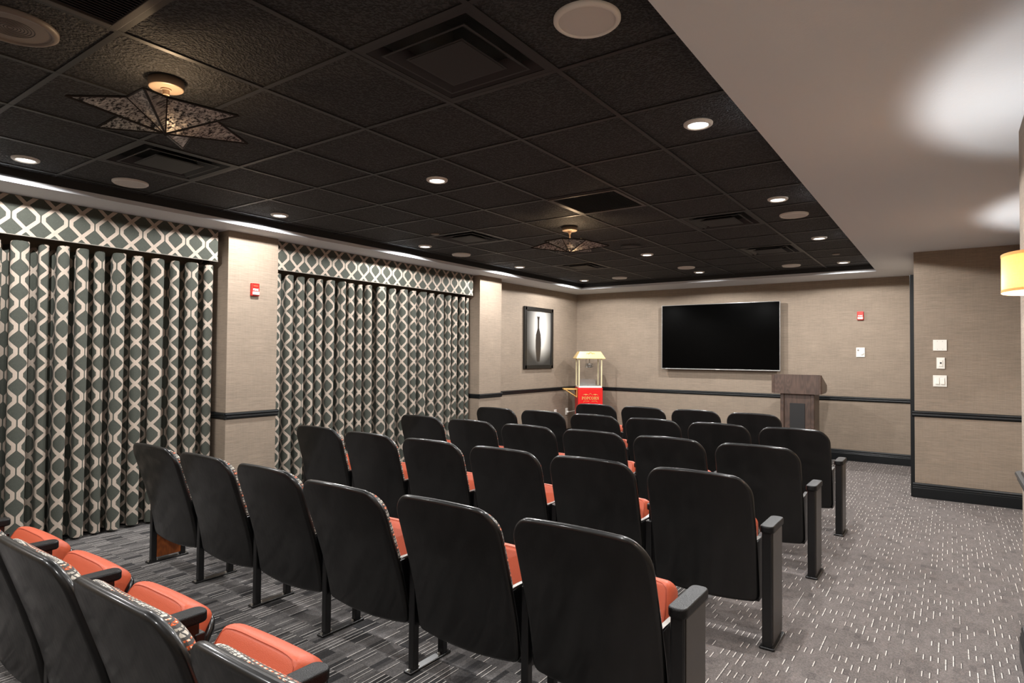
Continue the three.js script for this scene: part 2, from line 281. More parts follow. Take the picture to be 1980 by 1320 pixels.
// ------------------------------------------------------------------ padded slab: rounded-rectangle outline, swelling thickness, bent along a profile
function lerpTable(tab, x) { if (x <= tab[0][0]) return tab[0][1]; for (let i = 1; i < tab.length; i++) if (x <= tab[i][0]) { const t = (x - tab[i - 1][0]) / (tab[i][0] - tab[i - 1][0]); return tab[i - 1][1] + t * (tab[i][1] - tab[i - 1][1]); } return tab[tab.length - 1][1]; }
function pad({ W, h0, h1, rT, rB, T, R, nu = 22, nv = 30, front = 1, crown = 0, sag = 0, place, taper = 0 }) {
  // returns closed surface; place(x, h, off) -> Vector3, off = signed thickness offset (+ rear, - front)
  const edge = [0, 1, 2, 3, 4].map(k => R * (1 - Math.cos(k * Math.PI / 10)));
  const hs = [], ss = []; // heights, and columns as [side, distance from the edge] or a fraction of the inner width
  for (const d of edge) hs.push(h0 + d); for (let k = 0; k <= nv; k++) { const t = k / nv; hs.push(h0 + R + (h1 - h0 - 2 * R) * (t + .06 * Math.sin(2 * Math.PI * t) * -1)); } for (const d of edge.slice().reverse()) hs.push(h1 - d);
  for (const d of edge) ss.push([-1, d]); for (let k = 0; k <= nu; k++) ss.push([0, k / nu * 2 - 1]); for (const d of edge.slice().reverse()) ss.push([1, d]);
  nv = hs.length - 1; nu = ss.length - 1;
  const pos = [], uv = [], idx = [];
  const half = h => { let w = W - taper * (h - h0) / (h1 - h0); if (h > h1 - rT) { const q = h - (h1 - rT); w = w - rT + Math.sqrt(Math.max(0, rT * rT - q * q)); } else if (h < h0 + rB) { const q = h0 + rB - h; w = w - rB + Math.sqrt(Math.max(0, rB * rB - q * q)); } return w; };
  const sd = (x, h) => { const w = W - taper * (h - h0) / (h1 - h0); x = Math.abs(x); let d = Math.min(w - x, h1 - h, h - h0); if (h > h1 - rT && x > w - rT) d = Math.min(d, rT - Math.hypot(x - (w - rT), h - (h1 - rT))); if (h < h0 + rB && x > w - rB) d = Math.min(d, rB - Math.hypot(x - (w - rB), h0 + rB - h)); return Math.max(0, d); };
  for (const side of [1, -1]) {
    for (let j = 0; j <= nv; j++) for (let i = 0; i <= nu; i++) {
      const h = hs[j], w = half(h), [sg, sv] = ss[i], x = sg ? sg * (w - sv) : sv * (w - R), d = sd(x, h), q = Math.min(1, d / R);
      let th = T / 2 * Math.sqrt(Math.max(0, 1 - (1 - q) * (1 - q))); if (side < 0) th *= front;
      const e = 1 - (x / W) * (x / W); const f = (h - h0) / (h1 - h0), hh = h + f * crown * e - (1 - f) * sag * e;
      const p = place(x, hh, side * th); pos.push(p.x, p.y, p.z); uv.push(x, h);
    }
  }
  const n1 = (nu + 1) * (nv + 1);
  { // uv from lengths along the surface: across from the middle column, up from the middle row
    const D = (a, b) => Math.hypot(pos[3 * a] - pos[3 * b], pos[3 * a + 1] - pos[3 * b + 1], pos[3 * a + 2] - pos[3 * b + 2]), ci = nu >> 1, cj = nv >> 1;
    for (let s = 0; s < 2; s++) {
      const at = (i, j) => s * n1 + j * (nu + 1) + i;
      for (let j = 0; j <= nv; j++) { let a = 0; uv[2 * at(ci, j)] = 0; for (let i = ci + 1; i <= nu; i++) { a += D(at(i, j), at(i - 1, j)); uv[2 * at(i, j)] = a; } a = 0; for (let i = ci - 1; i >= 0; i--) { a -= D(at(i, j), at(i + 1, j)); uv[2 * at(i, j)] = a; } }
      for (let i = 0; i <= nu; i++) { let a = 0; uv[2 * at(i, cj) + 1] = 0; for (let j = cj + 1; j <= nv; j++) { a += D(at(i, j), at(i, j - 1)); uv[2 * at(i, j) + 1] = a; } a = 0; for (let j = cj - 1; j >= 0; j--) { a -= D(at(i, j), at(i, j + 1)); uv[2 * at(i, j) + 1] = a; } }
    }
  }
  for (let s = 0; s < 2; s++) for (let j = 0; j < nv; j++) for (let i = 0; i < nu; i++) { const a = s * n1 + j * (nu + 1) + i, b = a + 1, c = a + nu + 1, d = c + 1; if (s === 0) idx.push(a, b, d, a, d, c); else idx.push(a, d, b, a, c, d); }
  const g = new THREE.BufferGeometry(); g.setAttribute('position', new THREE.Float32BufferAttribute(pos, 3)); g.setAttribute('uv', new THREE.Float32BufferAttribute(uv, 2)); g.setIndex(idx); g.computeVertexNormals(); return g;
}

// ------------------------------------------------------------------ theatre seats
const PROFILE = [[.17, -.002], [.2, 0], [.28, .011], [.35, .022], [.42, .036], [.55, .07], [.69, .112], [.84, .158], [.9, .176]];
const SEAT = {};
SEAT.shell = pad({ W: .2825, h0: .205, h1: .855, rT: .1, rB: .035, T: .034, R: .017, nu: 20, nv: 30, crown: .016, sag: .018, place: (x, h, o) => V3(x, h, lerpTable(PROFILE, h) - .016 + o + .016 * (1 - (x / .2825) ** 2) - .008) });
SEAT.back = pad({ W: .266, h0: .36, h1: .838, rT: .085, rB: .04, T: .062, R: .05, nu: 14, nv: 22, crown: .014, place: (x, h, o) => V3(x, h, lerpTable(PROFILE, h) - .05 + o + .016 * (1 - (x / .2825) ** 2)) });
{ // tipped-up cushion: local plane from hinge to tip
  const A = V3(0, .31, -.075), Bp = V3(0, .6, -.238), dir = Bp.clone().sub(A), L = dir.length(); dir.normalize(); const nor = V3(0, dir.z, -dir.y).multiplyScalar(-1); // nor faces back/up
  if (nor.z < 0) nor.multiplyScalar(-1);
  const place = off => (x, h, o) => A.clone().addScaledVector(dir, h).addScaledVector(nor, o + off).add(V3(x, 0, 0));
  SEAT.cushion = pad({ W: .24, h0: -.02, h1: L, rT: .035, rB: .03, T: .12, R: .026, nu: 12, nv: 12, taper: .032, crown: .006, place: place(-.06) });
  SEAT.pan = pad({ W: .235, h0: -.02, h1: L - .02, rT: .05, rB: .03, T: .026, R: .013, nu: 8, nv: 8, taper: .02, place: place(-.124) });
  const loop = []; const w = .218, tp = L - .016; for (const [x, h] of [[-w, .0], [-w + .01, .12], [-w + .022, tp - .05], [-w + .034, tp - .012], [-w + .07, tp], [0, tp + .004], [w - .07, tp], [w - .034, tp - .012], [w - .022, tp - .05], [w - .01, .12], [w, .0]]) loop.push(place(-.06)(x, h, .0592));
  SEAT.seam = new THREE.TubeGeometry(new THREE.CatmullRomCurve3(loop), 40, .0016, 5);
}
{ // side housings that close the lower part of each seat back
  const s = new THREE.Shape([V2(-.13, .21), V2(-.008, .205), V2(.004, .28), V2(.022, .37), V2(.05, .47), V2(.062, .512), V2(-.13, .53)].map(v => V2(v.x - .02, v.y)));
  const g = new THREE.ExtrudeGeometry(s, { depth: .018, bevelEnabled: true, bevelThickness: .002, bevelSize: .002, bevelSegments: 1 }).rotateY(-Math.PI / 2); // shape x becomes z, depth becomes -x
  SEAT.housing = [boxUV(g.clone().translate(-.255, 0, 0)), boxUV(g.clone().translate(.276, 0, 0))];
  const q = rbox(.02, .002, .19, 0, .526, -.055, .0009, 1).rotateX(0); SEAT.housingEdge = [q.clone().translate(-.265, -.002, 0), q.clone().translate(.267, -.002, 0)];
}
const BX = .3145;                                     // half of the seat pitch
SEAT.rearLeg = rbox(.036, .53, .036, -BX, .265, -.012, .006);
SEAT.frontLeg = rbox(.036, .54, .036, -BX, .27, -.212, .006);
SEAT.sidePlate = rspan(-BX - .012, -BX + .012, .2, .52, -.2, -.02, .004);
SEAT.foot = rspan(-BX - .024, -BX + .024, .0, .012, -.25, .03, .005);
SEAT.bolts = [[.018], [-.04], [-.185], [-.238]].map(([z]) => cyl(.007, .008, .006, -BX, .015, z, 8));
SEAT.hinge = rspan(-BX + .014, -BX + .05, .515, .521, -.1, .02, .002, 1);
function armGeo(x, dz0, dz1) {
  const s = new THREE.Shape(), w = .034, r = .033, a = dz1, b = dz0; // outline in x,z
  s.moveTo(-w, a + r); s.lineTo(-w, b - r); s.quadraticCurveTo(-w, b, -w + r, b); s.lineTo(w - r, b); s.quadraticCurveTo(w, b, w, b - r); s.lineTo(w, a + r); s.quadraticCurveTo(w, a, w - r, a); s.lineTo(-w + r, a); s.quadraticCurveTo(-w, a, -w, a + r);
  const g = new THREE.ExtrudeGeometry(s, { depth: .018, bevelEnabled: true, bevelThickness: .009, bevelSize: .007, bevelOffset: -.007, bevelSegments: 4, curveSegments: 10 });
  return boxUV(g.rotateX(Math.PI / 2).scale(1, 1, 1)  .translate(x, .605, 0));
}
SEAT.arm = armGeo(-BX, -.03, -.235);
SEAT.armPost = rspan(-BX - .014, -BX + .014, .5, .592, -.21, -.03, .004);
const EX = .33;                                       // end standard on the aisle side
SEAT.endArm = armGeo(EX, .055, -.21);
SEAT.endPost = rspan(EX - .025, EX + .025, .01, .592, -.18, .04, .008, 3);
SEAT.endFace = rspan(EX + .024, EX + .0285, .03, .575, -.172, .026, .002, 1);
SEAT.endFoot = rspan(EX - .036, EX + .04, 0, .014, -.195, .055, .006);
SEAT.leftPanel = rspan(-BX - .016, -BX + .016, .03, .52, -.195, -.03, .004);
function makeSeat(kind) {
  const o = new THREE.Group();
  part('backrest_shell', SEAT.shell, M.shell, o); part('back_cushion', SEAT.back, M.backFabric, o, 'grey fabric back cushion with orange and white squares');
  const c = part('seat_cushion', SEAT.cushion, M.vinyl, o, 'tipped up orange vinyl seat cushion'); part('seam', SEAT.seam, M.vinylSeam, c);
  part('seat_pan', SEAT.pan, M.steel, o);
  part('leg', SEAT.rearLeg, M.steel, o); part('leg', SEAT.frontLeg, M.steel, o);
  if (kind === 'left') part('end_panel', SEAT.leftPanel, M.endWood, o, 'orange brown wooden end panel'); else part('side_plate', SEAT.sidePlate, M.steel, o);
  const f = part('foot', SEAT.foot, M.steel, o); for (const b of SEAT.bolts) part('bolt', b, M.bolt, f);
  for (let k = 0; k < 2; k++) { const hsg = part('side_housing', SEAT.housing[k], M.steel, o); part('edge_strip', SEAT.housingEdge[k], M.bracket, hsg); }
  part('armrest', SEAT.arm, M.arm, o); part('arm_support', SEAT.armPost, M.steel, o);
  if (kind === 'right') { const e = part('end_standard', SEAT.endPost, M.steel, o); part('side_panel', SEAT.endFace, M.endFace, e); part('foot', SEAT.endFoot, M.steel, e); part('armrest', SEAT.endArm, M.arm, o); }
  return o;
}
const protos = { mid: makeSeat('mid'), right: makeSeat('right'), left: makeSeat('left') };
{
  const rows = [['front', -7.0, 1, 4], ['second', -5.775, 0, 5], ['third', -4.555, 0, 5], ['fourth', -3.335, 0, 5], ['fifth', -2.085, 0, 5], ['sixth', -.872, 0, 4]];
  const tr = rng(77), ord = ['first', 'second', 'third', 'fourth', 'fifth', 'sixth'];
  for (const [rn, z, k0, k1] of rows) for (let k = k0; k <= k1; k++) {
    const kind = k === k0 ? 'right' : (k === k1 && rn !== 'sixth') ? 'left' : 'mid';
    const o = protos[kind].clone(); o.name = numbered('theatre_seat'); o.position.set(-1.0895 - .629 * k, 0, z);
    const cnt = k1 - k0 + 1, n = k - k0;
    const row = rn === 'front' ? 'in the four-seat front row' : rn === 'sixth' ? 'in the nearest row' : `in the ${rn} row from the television`;
    const look = rn === 'sixth' ? 'black theatre seat with orange cushion' : n === 0 && rn !== 'front' ? 'theatre seat with aisle armrest' : 'black-backed tip-up theatre seat';
    o.userData = { label: `${look}, ${ord[n]} from the aisle ${row}`, category: 'seat', group: `theatre seats of the ${rn} row` };
    const tilt = (rn === 'fifth' ? (k === 2 ? .075 : .03) : rn === 'sixth' ? .04 : rn === 'fourth' ? -.012 : 0) + (tr() - .5) * .014;   // backs lean a little differently
    for (const m of o.children) if (/backrest|back_cushion/.test(m.name)) { m.rotation.x = tilt; m.position.set(0, .2 * (1 - Math.cos(tilt)), -.2 * Math.sin(tilt)); }
    scene.add(o);
  }
}

// ------------------------------------------------------------------ curtains and valances
function curtain(z0, z1, seed, label, group) {
  const r = rng(seed), o = thing('curtain_panel', label, 'curtain', [-5.625, 0, (z0 + z1) / 2], 0, group), zc = (z0 + z1) / 2;
  const folds = []; let z = z0; while (z < z1 - .05) { let w = .1 + r() * .085; if (z1 - z - w < .07) w = z1 - z; folds.push([z, w, .75 + r() * .5, (r() - .5) * .02, (r() - .5) * .03, .14 + r() * .2]); z += w; }
  const per = 22, pts = [], H = 2.262, nv = 26;
  const cols = []; for (const [a, w, am, dx, dr, bl] of folds) for (let i = 0; i < per; i++) cols.push([a, w, am, dx, dr, bl, i / per]);
  const last = folds[folds.length - 1]; cols.push([...last, 1].slice(0, 6).concat(1));
  const P = (c, t) => { const [a, w, am, dx, dr, bl, f] = c, th = f * 2 * Math.PI; const A = (.066 + .012 * (1 - t)) * am * Math.min(1, w / .14 + .1); const lean = dr * (1 - t) * Math.sin(Math.PI * f); return V3(A * -Math.cos(th) + dx * Math.sin(Math.PI * f) + .012 * (1 - t) * Math.sin(th * .5 + a * 9), 0, a + w * f + w * .155 * Math.sin(2 * th) + lean); };
  const pos = [], uv = [], idx = []; const top = cols.map(c => 0);
  // arc length measured half way up so the cloth print keeps its scale
  const arc = [0]; for (let i = 1; i < cols.length; i++) arc.push(arc[i - 1] + P(cols[i], .5).distanceTo(P(cols[i - 1], .5)));
  for (let j = 0; j <= nv; j++) { const t = j / nv; for (let i = 0; i < cols.length; i++) { const p = P(cols[i], t), f = cols[i][6], bump = -Math.cos(f * 2 * Math.PI); const y = .022 + (H - .022 + (t === 1 ? .012 * bump : 0)) * t; pos.push(p.x, y, p.z - zc); uv.push(arc[i] + seed * .037, (y - 1.724) * 1.045); } }
  const n = cols.length; for (let j = 0; j < nv; j++) for (let i = 0; i < n - 1; i++) { const a = j * n + i; idx.push(a, a + 1, a + n + 1, a, a + n + 1, a + n); }
  const g = new THREE.BufferGeometry(); g.setAttribute('position', new THREE.Float32BufferAttribute(pos, 3)); g.setAttribute('uv', new THREE.Float32BufferAttribute(uv, 2)); g.setIndex(idx); g.computeVertexNormals();
  part('cloth', g, M.curtain, o);
  return o;
}
curtain(-3.085, -1.5, 21, 'patterned grey-green curtain with cream lattice, left of the near pillar', 'lattice curtains');
curtain(-1.515, .06, 22, 'patterned grey-green curtain with cream lattice at the left picture edge', 'lattice curtains');
curtain(-6.82, -5.03, 23, 'patterned grey-green lattice curtain beside the far pillar', 'lattice curtains');
curtain(-5.0, -3.645, 24, 'patterned grey-green lattice curtain just right of the near pillar', 'lattice curtains');
function valance(z0, z1, ph, label) {
  const zc = (z0 + z1) / 2, L = z1 - z0, x = -5.515, yb = 2.302, o = thing('valance', label, 'valance', [x, yb, zc], 0, 'lattice valances');
  const h = HS - yb - .001;
  const g = boxUV(new RoundedBoxGeometry(.02, h, L, 2, .005).translate(-.01, h / 2, 0), zc + ph, -.052); part('front_board', g, M.curtain, o);
  part('return_board', boxUV(new THREE.BoxGeometry(.3, h, .018).translate(-.17, h / 2, -L / 2 + .009)), M.curtain, o);
  part('return_board', boxUV(new THREE.BoxGeometry(.3, h, .018).translate(-.17, h / 2, L / 2 - .009)), M.curtain, o);
  part('piping', rod(V3(.002, .003, -L / 2), V3(.002, .003, L / 2), .0035, 8), M.vinylSeamDark, o);
}
M.vinylSeamDark = std({ color: 0x7c7870, roughness: .8 });
valance(-3.06, .06, 1.695, 'flat lattice-print valance above the curtains at the left edge');
valance(-6.8, -3.64, 3.819, 'flat lattice-print valance above the curtains between the pillars');

// ------------------------------------------------------------------ television, picture, lectern, popcorn machine
{
  const w = 1.865, h = 1.06, o = thing('television', 'large wall-mounted black television with thin silver frame', 'television', [-3.02, 1.258, -9.955]);
  part('back_housing', rbox(w - .06, h - .06, .03, 0, h / 2, .0, .01), M.tvBody, o);
  const f = .009; part('frame', [rspan(-w / 2, w / 2, 0, .016, .01, .052, .003), rspan(-w / 2, w / 2, h - f, h, .01, .052, .003), rspan(-w / 2, -w / 2 + f, .01, h - .005, .01, .052, .003), rspan(w / 2 - f, w / 2, .01, h - .005, .01, .052, .003)], M.tvBezel, o);
  part('screen', rspan(-w / 2 + f, w / 2 - f, .016, h - f, .012, .046, .002), M.screen, o);
  part('maker_mark', rspan(-.035, .035, .004, .012, .05, .0535, .001), M.white, o, 'tiny pale mark centred on lower frame');
  part('status_light', rspan(-w / 2 + .02, -w / 2 + .06, .003, .013, .05, .0532, .001), M.tvBody, o);
  part('wall_bracket', [rspan(-.4, .4, .15, .85, -.065, -.012, .004)], M.blackMetal, o);
}
{
  const o = thing('framed_picture', 'black framed grey-toned print on the left wall', 'picture', [XR + .002, 1.245, -8.69], Math.PI / 2), w = .88, h = 1.02, f = .062;
  part('frame', [rspan(-w / 2, -w / 2 + f, 0, h, 0, .04, .006), rspan(w / 2 - f, w / 2, 0, h, 0, .04, .006), rspan(-w / 2 + .01, w / 2 - .01, 0, f, 0, .04, .006), rspan(-w / 2 + .01, w / 2 - .01, h - f, h, 0, .04, .006)], M.frameBlack, o);
  const iw = w - 2 * f, ih = h - 2 * f;
  const print = tex(192, 256, (x, y, q) => {       // plain stand-in print: slender dark vase shape on a pale ground
    const u = x / 192 - .5, v = y / 256; const d = Math.hypot((u - .08) * 1.5, (v - .62) * .95); let L = 226 - 260 * Math.max(0, d - .2); L = Math.max(60, L); L -= Math.max(0, .3 - v) * 240; L = Math.max(52, L);
    const hw = v < .06 || v > .9 ? 0 : v < .55 ? .055 + .055 * Math.sin((v - .06) / .49 * Math.PI * .75) : v < .68 ? .1 - (v - .55) * .5 : .035 + Math.max(0, v - .84) * .4;
    if (Math.abs(u + .02) < hw) { q[0] = 44; q[1] = 39; q[2] = 36; } else { q[0] = L; q[1] = L * .985; q[2] = L * .95; }
  }, true, 1, 1); print.wrapS = print.wrapT = THREE.ClampToEdgeWrapping; print.repeat.set(1, 1);
  const g = new THREE.PlaneGeometry(iw, ih).translate(0, h / 2, .02); part('print', g, std({ map: print, roughness: .35 }), o);
  part('backing', span(-w / 2 + .01, w / 2 - .01, .01, h - .01, .001, .018), M.card, o);
}
{
  const o = thing('lectern', 'dark wooden lectern with black front panel beside the television', 'lectern', [-1.7, 0, -9.28]);
  const fz = .2, cw = .215;
  part('base', rspan(-.3, .3, 0, .08, -.28, .24, .008), M.walnut, o);
  const col = part('column', [rspan(-cw, -cw + .05, .08, .985, -.18, fz, .012, 3), rspan(cw - .05, cw, .08, .985, -.18, fz, .012, 3), rspan(-cw + .045, cw - .045, .08, .985, -.16, fz - .022, .003)], M.walnut, o);
  part('front_inset', rspan(-.095, .095, .25, .845, fz - .024, fz - .012, .003), M.blackMetal, o, 'black inset panel');
  // desk box: high toward the audience, sloping down to the speaker
  const s = new THREE.Shape([V2(.26, .975), V2(.26, 1.235), V2(.17, 1.235), V2(-.28, 1.09), V2(-.28, 1.0), V2(-.2, .975)]);
  const g = new THREE.ExtrudeGeometry(s, { depth: .56, bevelEnabled: true, bevelThickness: .018, bevelSize: .012, bevelOffset: -.012, bevelSegments: 3 }); // shape x = world z
  part('desk_box', boxUV(g.rotateY(-Math.PI / 2).translate(.28, 0, 0)), M.walnut, o);
  part('corner_post', cyl(.022, .022, .25, -.292, 1.105, .245, 16), M.walnut, o); part('corner_post', cyl(.022, .022, .25, .292, 1.105, .245, 16), M.walnut, o);
}
const serif = await new FontLoader().loadAsync('fonts/droid/droid_serif_bold.typeface.json');
const sans = await new FontLoader().loadAsync('fonts/droid/droid_sans_bold.typeface.json');
function text(s, font, size, depth, x, y, z, sx = 1) { const g = new TextGeometry(s, { font, size, depth, curveSegments: 4, bevelEnabled: false }); g.computeBoundingBox(); const b = g.boundingBox; g.translate(-(b.min.x + b.max.x) / 2, -(b.min.y + b.max.y) / 2, 0).scale(sx, 1, 1).translate(x, y, z); return g; }
{
  const o = thing('popcorn_machine', 'red and cream popcorn machine standing in the corner', 'popcorn machine', [-5.09, 0, -9.46], .66);
  const w = .42, d = .36, fz = d / 2;
  const c = part('cabinet', rspan(-w / 2, w / 2, .06, .925, -d / 2, fz, .006), M.popRed, o);
  for (const x of [-.16, .16]) for (const z of [-.13, .13]) part('caster', cyl(.028, .028, .03, 0, 0, 0, 16).rotateZ(Math.PI / 2).translate(x, .029, z), M.blackMetal, o);
  part('deck', rspan(-w / 2 + .012, w / 2 - .012, .925, .952, -d / 2 + .01, fz - .006, .004), M.white, o);
  for (const x of [-1, 1]) for (const z of [-1, 1]) part('corner_post', cyl(.0115, .0115, .475, x * (w / 2 - .018), 1.185, z * (d / 2 - .018), 12), M.postCream, o);
  for (const [x, z, ww, dd] of [[0, d / 2 - .02, w - .06, .004], [0, -d / 2 + .02, w - .06, .004], [w / 2 - .02, 0, .004, d - .06], [-w / 2 + .02, 0, .004, d - .06]]) part('glass_pane', new THREE.BoxGeometry(ww, .455, dd).translate(x, 1.182, z), M.glass, o);
  part('popping_tray', [rspan(-.16, .16, .954, .966, -.13, .13, .003), rspan(-.14, .14, .966, 1.06, -.135, -.12, .003)], M.chrome, o);
  part('kettle', [lathe([[0, 0], [.05, .002], [.07, .02], [.074, .07], [.066, .075], [0, .078]], 24).translate(.02, 1.26, -.05), rod(V3(.02, 1.33, -.05), V3(.02, 1.42, -.05), .008), rod(V3(-.05, 1.28, .02), V3(-.05, 1.42, .02), .005), new THREE.TorusGeometry(.014, .004, 8, 14, Math.PI).rotateZ(Math.PI).translate(-.036, 1.28, .02)], M.chrome, o);
  const fr = (rw, rd, tw, td, y0, y1) => { const p = [-rw, y0, rd, rw, y0, rd, rw, y0, -rd, -rw, y0, -rd, -tw, y1, td, tw, y1, td, tw, y1, -td, -tw, y1, -td], q = [0, 1, 5, 0, 5, 4, 1, 2, 6, 1, 6, 5, 2, 3, 7, 2, 7, 6, 3, 0, 4, 3, 4, 7, 4, 5, 6, 4, 6, 7, 3, 2, 1, 3, 1, 0]; const g = new THREE.BufferGeometry(); g.setAttribute('position', new THREE.Float32BufferAttribute(p, 3)); g.setIndex(q); const n = g.toNonIndexed(); n.computeVertexNormals(); return boxUV(n); };
  part('roof', [fr(.246, .215, .18, .15, 1.428, 1.54), rspan(-.248, .248, 1.416, 1.43, -.217, .217, .004)], M.cream, o);
  const roofLip = part('roof_ornament', [new THREE.TorusGeometry(.03, .004, 6, 16, Math.PI).rotateX(-.5).translate(0, 1.5, .185), new THREE.TorusGeometry(.018, .003, 6, 12, Math.PI).rotateX(-.5).translate(-.05, 1.5, .185), new THREE.TorusGeometry(.018, .003, 6, 12, Math.PI).rotateX(-.5).translate(.05, 1.5, .185)], M.gold, o);
  part('lettering', text('POPCORN', serif, .05, .002, 0, .75, fz + .0005, .86), M.gold, o, 'gold word POPCORN on red front');
  const curl = (pts) => new THREE.TubeGeometry(new THREE.CatmullRomCurve3(pts.map(p => V3(p[0], p[1], fz + .001))), 24, .0028, 5);
  const fl = []; for (const s of [-1, 1]) { fl.push(curl([[s * .13, .802], [s * .105, .812], [s * .085, .8], [s * .055, .81], [s * .03, .803]])); fl.push(curl([[s * .02, .805], [s * .012, .822], [0, .828]])); fl.push(curl([[s * .12, .68], [s * .1, .7], [s * .06, .697], [s * .02, .694]])); }
  fl.push(rspan(-.1, -.06, .806, .818, fz, fz + .002, .001, 1), rspan(.06, .1, .806, .818, fz, fz + .002, .001, 1));
  part('flourish', fl, M.gold, o);
  part('border_line', [rspan(-.185, .185, .896, .9, fz, fz + .0015, .0007, 1), rspan(-.185, -.181, .3, .9, fz, fz + .0015, .0007, 1), rspan(.181, .185, .3, .9, fz, fz + .0015, .0007, 1)], std({ color: 0xb8482a, roughness: .5 }), o);
  const sh = part('side_shelf', [rspan(-w / 2 - .235, -w / 2, .885, .905, -.1, .1, .004)], M.gold, o);
  for (const z of [-.09, .09]) part('bracket', [rod(V3(-w / 2 - .2, .884, z), V3(-w / 2 - .012, .765, z), .008, 8), rod(V3(-w / 2 - .01, .755, z), V3(-w / 2 - .01, .89, z), .008, 8)], M.gold, o);
}

// ------------------------------------------------------------------ wall plates, alarms, outlets
function alarm(pos, turn, label) {
  const o = thing('fire_alarm_station', label, 'fire alarm', pos, turn, 'fire alarm stations');
  part('body', rbox(.082, .122, .03, 0, 0, .015, .006, 3), M.red, o);
  part('pull_bar', rbox(.066, .03, .012, 0, -.034, .034, .004), M.white, o);
  part('lettering', text('FIRE', sans, .02, .0015, 0, .0, .0302), M.white, o, 'white word FIRE');
  part('lettering_band', rbox(.05, .012, .003, 0, .035, .0305, .001, 1), std({ color: 0xc9452c, roughness: .5 }), o);
}
alarm([XL, 2.068, -3.374], Math.PI / 2, 'red fire alarm station on the pillar between the curtains');
alarm([-1.039, 2.066, ZB], 0, 'red fire alarm station right of the television');
{
  const o = thing('volume_control', 'white volume control plate below the far fire alarm', 'wall plate', [-1.041, 1.547, ZB]);
  part('plate', rbox(.108, .135, .012, 0, 0, .006, .004), M.white, o); part('knob', cyl(.02, .022, .018, 0, 0, 0, 20).rotateX(Math.PI / 2).translate(.018, -.012, .02), M.white, o); part('key_switch', cyl(.012, .012, .008, 0, 0, 0, 16).rotateX(Math.PI / 2).translate(-.028, .032, .014), M.chrome, o);
}
{
  const o = thing('blank_wall_plate', 'white blank double plate, topmost of the three plates', 'wall plate', [-.089, 1.604, ZP]);
  part('plate', rbox(.119, .114, .008, 0, 0, .004, .003), M.white, o); for (const x of [-.023, .023]) for (const y of [-.041, .041]) part('screw', cyl(.0025, .0025, .003, 0, 0, 0, 8).rotateX(Math.PI / 2).translate(x, y, .0085), M.bracket, o);
  const t = thing('sensor_plate', 'white wall plate with small black window, middle of three', 'wall plate', [-.083, 1.418, ZP]);
  part('plate', rbox(.072, .117, .01, 0, 0, .005, .003), M.white, t); part('insert', rbox(.034, .068, .006, 0, 0, .012, .002), M.white, t); part('sensor_window', rbox(.014, .016, .004, 0, .002, .0155, .001, 1), M.tvBody, t);
  const q = thing('switch_plate', 'white double rocker switch, lowest of the three plates', 'light switch', [-.091, 1.232, ZP]);
  part('plate', rbox(.119, .118, .008, 0, 0, .004, .003), M.white, q); for (const x of [-.023, .023]) { const s = part('rocker', rbox(.034, .067, .01, 0, 0, 0, .002), M.white, q); s.position.set(x, 0, .009); s.rotation.x = -.1; }
}
{
  const sock = (z, label) => { const o = thing('wall_outlet', label, 'outlet', [XR, .465, z], Math.PI / 2, 'wall outlets'); part('plate', rbox(.075, .118, .008, 0, 0, .004, .003), M.white, o); for (const y of [-.026, .026]) part('socket', rbox(.034, .03, .004, 0, y, .008, .002), M.whiteTrim, o); return o; };
  sock(-9.27, 'white outlet plate on the left wall, farther from the corner'); sock(-9.66, 'white outlet by the corner with plugged-in cord');
  const o = thing('power_cord', 'white power cord running to the popcorn machine', 'cord', [XR, .46, -9.66]);
  part('plug', rbox(.03, .034, .03, .026, 0, 0, .006), M.white, o);
  part('cable', new THREE.TubeGeometry(new THREE.CatmullRomCurve3([V3(.04, 0, 0), V3(.1, .012, .0), V3(.2, .03, .02), V3(.34, .01, .06)]), 30, .006, 8), M.white, o);
}

// ------------------------------------------------------------------ ceiling fittings
let lampCount = 0;
function downlight(x, z, label) {
  const o = thing('recessed_downlight', label, 'ceiling light', [x, HC, z], 0, 'recessed downlights');
  part('trim_ring', lathe([[.052, .002], [.05, -.006], [.056, -.011], [.066, -.01], [.074, -.004], [.075, .004]], 40), M.whiteTrim, o);
  part('lamp_lens', cyl(.0515, .0515, .004, 0, -.001, 0, 32), M.lampLens, o);
  const s = new THREE.SpotLight(0xfffdfb, DOWN_CD, 0, 84 * Math.PI / 180, .1, 2); s.position.set(x, HC - .014, z); s.target.position.set(x, 0, z); s.castShadow = true; s.shadow.radius = .8; scene.add(s, s.target);
}
const names = { '-1.08': 'aisle', '-2.93': 'centre', '-4.83': 'window' };
for (const [x, z, l] of [
  [-4.8, -1.386, 'downlight nearest the left picture edge, above the curtain'], [-4.83, -3.235, 'downlight above the near pillar, second along the window side'], [-4.825, -5.085, 'downlight above the middle of the second curtained window'], [-4.844, -6.99, 'downlight above the far pillar'], [-4.82, -8.79, 'downlight nearest the far left corner'],
  [-2.924, -3.194, 'bright downlight in the middle of the ceiling'], [-2.96, -6.95, 'downlight in front of the television, beyond the small star lamp'], [-2.945, -8.79, 'downlight close above the television'],
  [-1.074, -3.186, 'downlight nearest the white soffit, closest to the camera'], [-1.079, -5.05, 'downlight beside the soffit edge, second along the aisle'], [-1.084, -6.92, 'dim downlight beside the soffit edge, third along the aisle'], [-1.105, -8.845, 'downlight at the far right corner of the black ceiling'],
  [-1.075, -1.39, 'downlight just above the picture, over the aisle end of the nearest row'],
  [-4.8, .46, 'added fill downlight behind the camera on the window side'], [-2.93, .46, 'added fill downlight behind the camera in the middle'], [-1.075, .46, 'added fill downlight behind the camera on the aisle side']]) downlight(x, z, l);  // unseen downlights behind the camera are added for fill, continuing the grid
